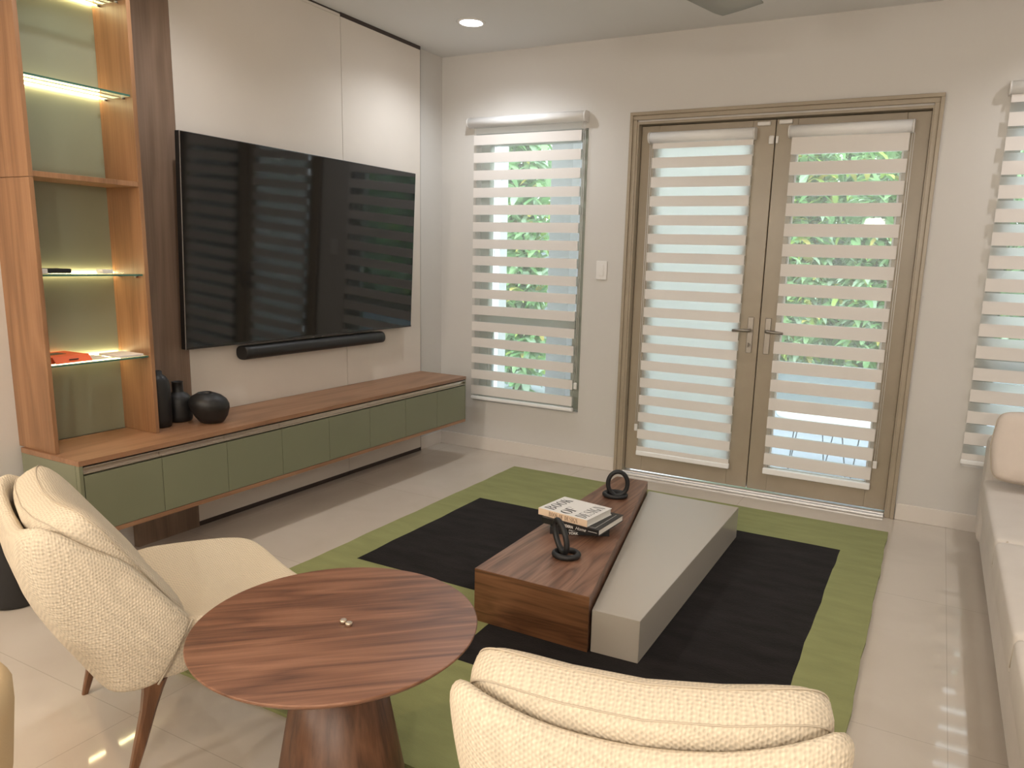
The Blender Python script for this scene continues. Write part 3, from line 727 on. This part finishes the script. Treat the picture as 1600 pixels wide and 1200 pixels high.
# ================================================================== LOUNGE CHAIRS
def catmull(P, n):
    out = []; m = len(P)
    for i in range(m-1):
        p0, p1, p2, p3 = [Vector(P[min(max(k, 0), m-1)]) for k in (i-1, i, i+1, i+2)]
        for j in range(n):
            t = j/n; out.append(.5*((2*p1)+(-p0+p2)*t+(2*p0-5*p1+4*p2-p3)*t*t+(-p0+3*p1-3*p2+p3)*t**3))
    out.append(Vector(P[-1])); return out
def lounge_chair(label, loc, rz):
    """high curved back shell with short wings, dished seat, loose back pillow; local x forward, y left"""
    e = thing('lounge_chair', label, 'armchair', loc, rz, 'cream lounge chairs around the side table')
    top = [(-.050, -.352, .483), (-.090, -.357, .535), (-.133, -.360, .594), (-.207, -.360, .690), (-.285, -.358, .750), (-.350, -.350, .798), (-.402, -.322, .820), (-.432, -.255, .810), (-.438, -.140, .778), (-.434, 0, .762)]
    bot = [(-.148, -.330, .303), (-.165, -.328, .298), (-.185, -.322, .293), (-.210, -.312, .290), (-.235, -.295, .288), (-.255, -.268, .286), (-.266, -.235, .285), (-.271, -.180, .284), (-.272, -.100, .284), (-.272, 0, .284)]
    mir = lambda P: P+[(x, -y, z) for x, y, z in P[-2::-1]]
    Tp, Bt = catmull(mir(top), 4), catmull(mir(bot), 4); N = len(Tp); th = .046
    rows = []
    for i in range(N):
        t, b_ = Tp[i], Bt[i]
        d = (Tp[min(i+1, N-1)]-Tp[max(i-1, 0)]); d.z = 0; d.normalize()
        nrm = Vector((-d.y, d.x, 0))
        if nrm.dot(Vector((.1, 0, 0))-Vector((t.x, t.y, 0))) < 0: nrm = -nrm
        bl = .014+.036*nrm.x**2
        ed = min(i, N-1-i)/(N-1); thk = th*(.62+.38*min(1, ed*6))
        P = lambda f, off: b_.lerp(t, f)+nrm*off-nrm*bl*math.sin(math.pi*f**1.25)
        rows.append([P(.03, thk*.9), P(0, thk*.5), P(0, .006), P(.04, 0), P(.2, 0), P(.4, 0), P(.6, 0), P(.8, 0), P(.93, .0), P(.985, .006), t+nrm*thk*.5+Vector((0, 0, .008)), P(.985, thk*.92), P(.93, thk), P(.75, thk), P(.5, thk), P(.25, thk)])
    g = MB(); vs = g.grid(rows, True); g.bm.faces.new(vs[0]); g.bm.faces.new(vs[-1][::-1]); g.build('back_shell', 'cream', e, subsurf=1)
    # seat: side panels, front and dished top in one upholstered body
    tl = [(-.255, -.230, .430), (-.050, -.349, .478), (.060, -.352, .468), (.180, -.352, .456), (.300, -.346, .443), (.362, -.318, .434), (.388, -.250, .426), (.392, -.120, .412), (.390, 0, .408)]
    bl_ = [(-.235, -.220, .296), (-.146, -.327, .300), (-.040, -.318, .308), (.080, -.308, .315), (.190, -.292, .320), (.248, -.262, .322), (.272, -.200, .322), (.282, -.100, .322), (.284, 0, .322)]
    loop = lambda P: P+[(x, -y, z) for x, y, z in P[-2::-1]]
    A, B = [Vector(p) for p in loop(tl)], [Vector(p) for p in loop(bl_)]
    cen = Vector((.08, 0, .395)); lv = [[Vector((p.x*.9, p.y*.9, p.z)) for p in B], B]
    for f in (.06, .5, .90): lv.append([q.lerp(p, f)+Vector((.012*math.sin(math.pi*f) if p.x > .3 else 0, 0, 0)) for p, q in zip(A, B)])
    for k, dz in ((.965, .008), (.88, .004), (.6, -.006), (.3, -.004)): lv.append([cen.lerp(p, k)+Vector((0, 0, dz)) for p in A])
    g = MB(); vs = g.grid(lv, True); g.bm.faces.new(vs[0][::-1]); g.bm.faces.new(vs[-1]); g.build('seat', 'cream', e, subsurf=2)
    for s in (-1, 1):
        g = MB(); g.tube([(-.148, s*.3325, .302), (-.122, s*.338, .345), (-.088, s*.346, .410), (-.050, s*.3545, .484)], .0032, 6); g.build('corner_piping', 'seam', e)
    # leaning back pillow
    ln = R_(32)
    def lean(p, c=(-.220, 0, .625)):
        u, v, t = p                                         # u across, v up along the back, t thickness
        bow = -.050*(1-(u/.34)**2)*(.35+.65*(v+.26)/.52)    # follows the curve of the shell
        n_ = Vector((math.cos(ln), 0, math.sin(ln))); up = Vector((-math.sin(ln), 0, math.cos(ln)))
        return Vector(c)+Vector((0, u*(1-.06*(.26-v)/.52), 0))+up*(v-.020*max(0, v)*(1-(u/.34)**2)*4)+n_*(t+bow+.03)
    g = MB(); g.superell((0, 0, 0), (.332, .262, .076), .60, .36, 56, 20, lean); p = g.build('back_pillow', 'cream', e)
    for tt in (-.030, .034):                                # the two gusset seams
        pts = []
        for i in range(72):
            a = 2*math.pi*i/72; k = (1-(abs(tt)/.078)**(2/.60))**(.60/2)*1.002
            pw = lambda v: math.copysign(abs(v)**.36, v)
            pts.append(lean((.332*k*pw(math.cos(a)), .262*k*pw(math.sin(a)), tt)))
        g = MB(); g.tube(pts, .0017, 6, True); g.build('piping', 'seam', p)
    def leg(P, r):
        g = MB(); rows = []
        for q, (rx, ry) in zip(P, r):
            q = Vector(q); rows.append([q+Vector((rx*sx, ry*sy, 0)) for sx, sy in ((-1, -.6), (-.6, -1), (.6, -1), (1, -.6), (1, .6), (.6, 1), (-.6, 1), (-1, .6))])
        vs = g.grid(rows, True, False); g.bm.faces.new(vs[0]); g.bm.faces.new(vs[-1]); return g
    for s in (-1, 1):
        leg([(-.148, s*.296, .304), (-.156, s*.296, .270), (-.170, s*.296, .215), (-.200, s*.297, .11), (-.232, s*.296, .0006)], [(.032, .026), (.026, .022), (.020, .019), (.016, .016), (.0095, .0095)]).build('leg', 'leg_wood', e)
        leg([(.190, s*.262, .325), (.200, s*.264, .29), (.215, s*.268, .22), (.245, s*.276, .11), (.275, s*.284, .0152)], [(.032, .026), (.026, .022), (.020, .019), (.016, .016), (.0095, .0095)]).build('leg', 'leg_wood', e)
    return e
ch = lounge_chair('cream lounge chair at the left beside the console', (1.455, -3.530, 0), R_(70))
c2 = copy_tree(ch); c2.location = (3.124, -3.576, 0); c2.rotation_euler = (0, 0, R_(106.6))
c2['label'] = 'cream lounge chair in the foreground, seen from behind'

# barrel chair, only its rim shows at the left edge
e = thing('barrel_chair', 'tan upholstered barrel chair cut off at the lower left corner', 'armchair', (1.808, -4.515, 0), R_(205)); g = MB(); rows = []
for i in range(29):
    a = R_(-125+250*i/28); hgt = .665-.10*abs(math.sin(a/2))**3; ro = .295; ri = .235
    f = lambda r, z: (r*math.cos(a+math.pi), r*math.sin(a+math.pi), z)
    rows.append([f(ro*.86, .30), f(ro*.95, .45), f(ro, .60), f(ro, hgt-.03), f(ro-.014, hgt-.006), f((ro+ri)/2, hgt), f(ri+.012, hgt-.008), f(ri, hgt-.04), f(ri*.96, .45), f(ri*.9, .30)])
vs = g.grid(rows, True); g.bm.faces.new(vs[0]); g.bm.faces.new(vs[-1]); g.build('barrel_back', 'tan', e)
g = MB(); g.superell((.02, 0, .40), (.21, .20, .06), .5, .8); g.build('seat_cushion', 'tan', e)
g = MB(); g.lathe([(.20, .28), (.235, .29), (.235, .338), (.20, .34)]); g.build('seat_frame', 'tan', e)
for sx, sy in ((1, 1), (1, -1), (-1, 1), (-1, -1)):
    g = MB(); g.tube([(sx*.13, sy*.13, .285), (sx*.165, sy*.165, .0008)], [.018, .011], 10); g.build('leg', 'leg_wood', e)

# ================================================================== SOFA along the right
SX = 3.918
e = thing('sofa', 'long pale linen sofa along the right edge', 'sofa', (4.4, -2.0, 0)); L = e.location
g = MB(L); g.box(SX+.022, 4.93, -4.35, -.42, .045, .285, .03, 3); g.build('sofa_base', 'linen', e)
def cushion_box(x0, x1, y0, y1, z0, z1, nm, m, e2=.08, e1=.22):
    g = MB(L); g.superell(((x0+x1)/2, (y0+y1)/2, (z0+z1)/2), ((x1-x0)/2, (y1-y0)/2, (z1-z0)/2), e1, e2, 64, 18); return g.build(nm, m, e)
ys_ = [-.432, -1.500, -2.440, -3.390, -4.34]
for a, c in zip(ys_, ys_[1:]):
    s = cushion_box(SX-.005, 4.70, c+.002, a-.002, .288, .452, 'seat_cushion', 'linen', .07, .20)
    g = MB(L); g.tube([(SX+.045, c+.012, .440), (SX+.005, c+.009, .405), (SX+.002, c+.009, .33)], .003, 6); g.build('piping', 'seam', s)
g = MB(L); g.box(SX+.005, 4.95, -.42+.002, -.16, .045, .660, .055, 4); g.build('armrest', 'linen', e)
g = MB(L); g.box(4.70, 4.95, -4.35, -.43, .288, .78, .06, 4); g.build('backrest', 'linen', e)
for x in (SX+.1, 4.85):
    for y in (-.30, -2.2, -4.2):
        g = MB(L); g.box(x-.03, x+.03, y-.03, y+.03, .0006, .0448); g.build('foot', 'blackplastic', e)
# loose pillow leaning on the far arm
e = thing('throw_pillow', 'pale square throw pillow leaning on the far end of the sofa', 'pillow', (4.215, -.60, .46))
def pil(p):
    u, v, t = p; k = 1-.10*(abs(u)/.29)**2*(abs(v)/.19)**2
    tl_ = R_(16); t2 = t*(1.0-.0)
    return Vector((u*k, -.0-t2*math.cos(tl_)+v*math.sin(tl_), v*k*math.cos(tl_)+t2*math.sin(tl_)+.207))
g = MB(); g.superell((0, 0, 0), (.300, .190, .075), .62, .15, 72, 22, pil); p = g.build('pillow_body', 'linen2', e)
pts = []
for i in range(80):
    a = 2*math.pi*i/80; pw = lambda v: math.copysign(abs(v)**.15, v); pts.append(pil((.301*pw(math.cos(a)), .191*pw(math.sin(a)), .0)))
g = MB(); g.tube(pts, .0032, 6, True); g.build('piping', 'seam', p)

# ================================================================== CEILING
for i, (x, y, wt, colr, nm) in enumerate(DOWN):
    e = thing('ceiling_downlight', nm, 'ceiling light', (x, y, H), group='recessed ceiling downlights'); g = MB()
    n = 40; prof = [(.073, -.004), (.076, -.008), (.092, -.006), (.095, -.0008), (.073, -.0008)]
    rows = [[(r*math.cos(2*math.pi*k/n), r*math.sin(2*math.pi*k/n), z) for k in range(n)] for r, z in prof+[prof[0]]]
    g.grid(rows, True); g.build('trim_ring', 'white', e)
    g = MB(); g.lathe([(.068, -.0045), (.0725, -.004), (.0725, -.0008)], seg=40); g.build('lamp_lens', 'lens' if i < 1 else 'lens_warm', e)
    ld = bpy.data.lights.new('lamp', 'SPOT'); ld.energy = wt; ld.color = colr; ld.spot_size = R_(150); ld.spot_blend = .8; ld.shadow_soft_size = .035
    lo = bpy.data.objects.new('lamp', ld); COL.objects.link(lo); lo.parent = e; lo.location = (0, 0, -.045)

for x, y, wt in ADDED_PEND:
    e = thing('added_pendant', 'white globe pendant added to brighten the room, hanging %s' % ('behind the viewer, nearest the left wall' if x < 2 else 'behind the viewer, in the middle of three' if x < 3 else 'behind the viewer, nearest the right wall'), 'pendant lamp', (x, y, H), group='added globe pendants')
    g = MB(); g.tube([(0, 0, -.0285), (0, 0, -.70)], .004, 8); g.build('cable', 'blackplastic', e)
    g = MB(); g.lathe([(.02, -.028), (.05, -.025), (.055, -.0008)]); g.build('canopy', 'white', e)
    g = MB(); g.lathe([(.004, -1.0)]+[(.15*math.sin(math.pi*k/16), -.85-.15*math.cos(math.pi*k/16)) for k in range(1, 16)]+[(.004, -.70)]); o = g.build('globe', 'globe', e)
    ld = bpy.data.lights.new('lamp', 'POINT'); ld.energy = wt; ld.color = (1.0, .93, .82); ld.shadow_soft_size = .152
    lo = bpy.data.objects.new('lamp', ld); COL.objects.link(lo); lo.parent = e; lo.location = (0, 0, -.85)
e = thing('ceiling_fan', 'grey ceiling fan with one blade tip in the top of the picture', 'ceiling fan', (2.372, -1.93, 2.75)); g = MB()
g.lathe([(.06, -.06), (.10, -.045), (.11, 0), (.10, .05), (.05, .07)]); g.build('motor', 'fan', e)
g = MB(); g.tube([(0, 0, .07), (0, 0, .265)], .013); g.build('down_rod', 'fan', e)
g = MB(); g.lathe([(.02, .23), (.07, .262), (.075, .284)]); g.build('canopy', 'fan', e)
for k in range(3):
    a = R_(74+120*k); g = MB(); rows = []
    for j in range(13):
        r = .10+.70*j/12; wv = (.055+.065*min(1, j/4))*(1 if j < 12 else .9)
        row = []
        for s, zz in ((-1, .010), (0, .0), (1, -.006)):
            row.append((r*math.cos(a)-s*wv*math.sin(a), r*math.sin(a)+s*wv*math.cos(a), zz))
        for s, zz in ((1, .000), (0, .006), (-1, .016)):
            row.append((r*math.cos(a)-s*wv*math.sin(a), r*math.sin(a)+s*wv*math.cos(a), zz))
        rows.append(row)
    vs = g.grid(rows, True); g.bm.faces.new(vs[0]); g.bm.faces.new(vs[-1]); g.build('blade', 'fan', e)

# ================================================================== OUTSIDE
tag(MB((3, 4, -.2)).box(-6, 10, .18, 9, -.2, -.04).build('ground', 'patio'), kind='structure')
tag(MB((3, 7.1, -.04)).box(-6, 10, 7.1, 7.3, -.04, 2.2).build('wall_garden', 'render'), kind='structure')
tag(MB((2, 4.05, -.04)).box(-6, 10, 4.05, 4.25, -.04, .42, .01).build('planter_wall', 'render'), kind='structure')
tag(MB((-.2, 1.2, -.04)).box(-.277, -.142, 1.13, 1.27, -.04, 3.2, .004).build('post', 'whitecol'), 'white post outside the narrow window', 'post')
tag(MB((.45, 1.25, -.04)).box(.345, .560, 1.2, 1.4, -.04, 3.2, .004).build('column', 'greycol'), 'grey column outside the narrow window', 'column')
rnd = random.Random(7)
def plant(label, c, h, n, spread, cols):
    e = thing('garden_shrub', label, 'shrub', c, group='leafy shrubs in the garden outside the windows')
    g = MB(); sites = []
    for k in range(6):
        a = rnd.uniform(0, 6.28); tip_ = Vector((math.cos(a)*spread*1.15*rnd.uniform(.2, 1), math.sin(a)*spread*.7*rnd.uniform(.3, 1), h*rnd.uniform(.75, 1)))
        base = Vector((tip_.x*.15, tip_.y*.15, 0)); mid = base.lerp(tip_, .5)*1.0+Vector((0, 0, .05*h))
        g.tube([base, mid, tip_], [.014, .010, .005], 6)
        for q in range(16): sites.append(base.lerp(tip_, .10+.90*q/15))
    g.build('stem', 'stem', e)
    g = MB()
    for i in range(n):
        s = rnd.choice(sites)+Vector((rnd.gauss(0, .19), rnd.gauss(0, .08), rnd.gauss(0, .12)))
        a = rnd.uniform(0, 6.28); el = rnd.uniform(-.5, 1.0); ln = rnd.uniform(.18, .38); wd = ln*rnd.uniform(.10, .17)
        d = Vector((math.cos(a)*math.cos(el), math.sin(a)*math.cos(el), math.sin(el))); sd = d.cross(Vector((0, 0, 1))).normalized(); dr = Vector((0, 0, -1))
        g.mi = rnd.choices(range(len(cols)), weights=[c_[1] for c_ in cols])[0]
        if abs((s+d*ln).x) > .432 or abs(s.x) > .42 or abs((s+d*ln).y) > .62: continue
        p = [s, s+d*ln*.4+dr*.01, s+d*ln*.75+dr*.04, s+d*ln+dr*.09]; ww = [.25, 1, .75, .05]
        L_ = [q-sd*wd*k for q, k in zip(p, ww)]; R2 = [q+sd*wd*k for q, k in zip(p, ww)]
        vs = [[g.bm.verts.new(g.P(x)) for x in r] for r in (L_, R2)]
        for j in range(3):
            f = g.bm.faces.new([vs[0][j], vs[1][j], vs[1][j+1], vs[0][j+1]]); f.material_index = g.mi
    g.build('foliage', [c_[0] for c_ in cols], e)
GR = [('leaf_a', 4), ('leaf_b', 5), ('leaf_f', 3), ('leaf_c', 1)]
plant('bright green shrub outside the narrow window', (-.75, 2.6, -.039), 3.7, 3600, .34, GR+[('leaf_d', .6)])
plant('shrub behind the bright one outside the narrow window', (-1.75, 3.3, -.039), 2.9, 2600, .34, GR)
k_ = 5.02
plant('green shrub seen in the gap left of the right door leaf', (1.10, k_, -.039), 3.3, 2600, .34, GR)
plant('yellow flecked shrub seen through the left of the right door leaf', (1.98, k_, -.039), 3.5, 3600, .34, GR+[('leaf_d', 1.6), ('leaf_c', 1)])
plant('long leaved green shrub seen through the middle of the right door leaf', (2.86, k_, -.039), 3.2, 3600, .34, GR+[('leaf_d', .4)])
plant('reddish shrub seen through the right of the right door leaf', (3.74, k_, -.039), 3.7, 3600, .34, GR+[('leaf_e', 3.0)])
plant('dense green shrub outside the right window', (4.62, k_, -.039), 3.4, 3000, .34, GR)
plant('tall green shrub at the far right outside the right window', (5.50, k_, -.039), 3.4, 2600, .34, GR)
k_ = 6.36
plant('back row shrub in the gap left of the yellow flecked shrub', (1.50, k_, -.039), 3.6, 2400, .34, GR)
plant('back row shrub in the gap between the yellow flecked and the long leaved shrub', (2.40, k_, -.039), 3.9, 2600, .34, GR)
plant('back row shrub in the gap between the long leaved and the reddish shrub', (3.30, k_, -.039), 3.9, 2600, .34, GR+[('leaf_d', .8)])
plant('back row shrub in the gap right of the reddish shrub', (4.20, k_, -.039), 3.8, 2600, .34, GR)
e = thing('patio_table', 'white round patio table on thin wire legs outside the right door leaf', 'patio table', (3.02, 1.05, -.039)); g = MB()
g.lathe([(.46, .43), (.48, .435), (.48, .455), (.46, .46)], seg=48); g.build('table_top', 'whitecol', e)
for k in range(4):
    a = R_(20+90*k); ca, sa = math.cos(a), math.sin(a); g = MB()
    for o_ in (-.035, .035): g.tube([(.32*ca-o_*sa*2, .32*sa+o_*ca*2, .43), (.36*ca-o_*sa*.3, .36*sa+o_*ca*.3, .004)], .005, 6)
    g.build('leg', 'wire', e)
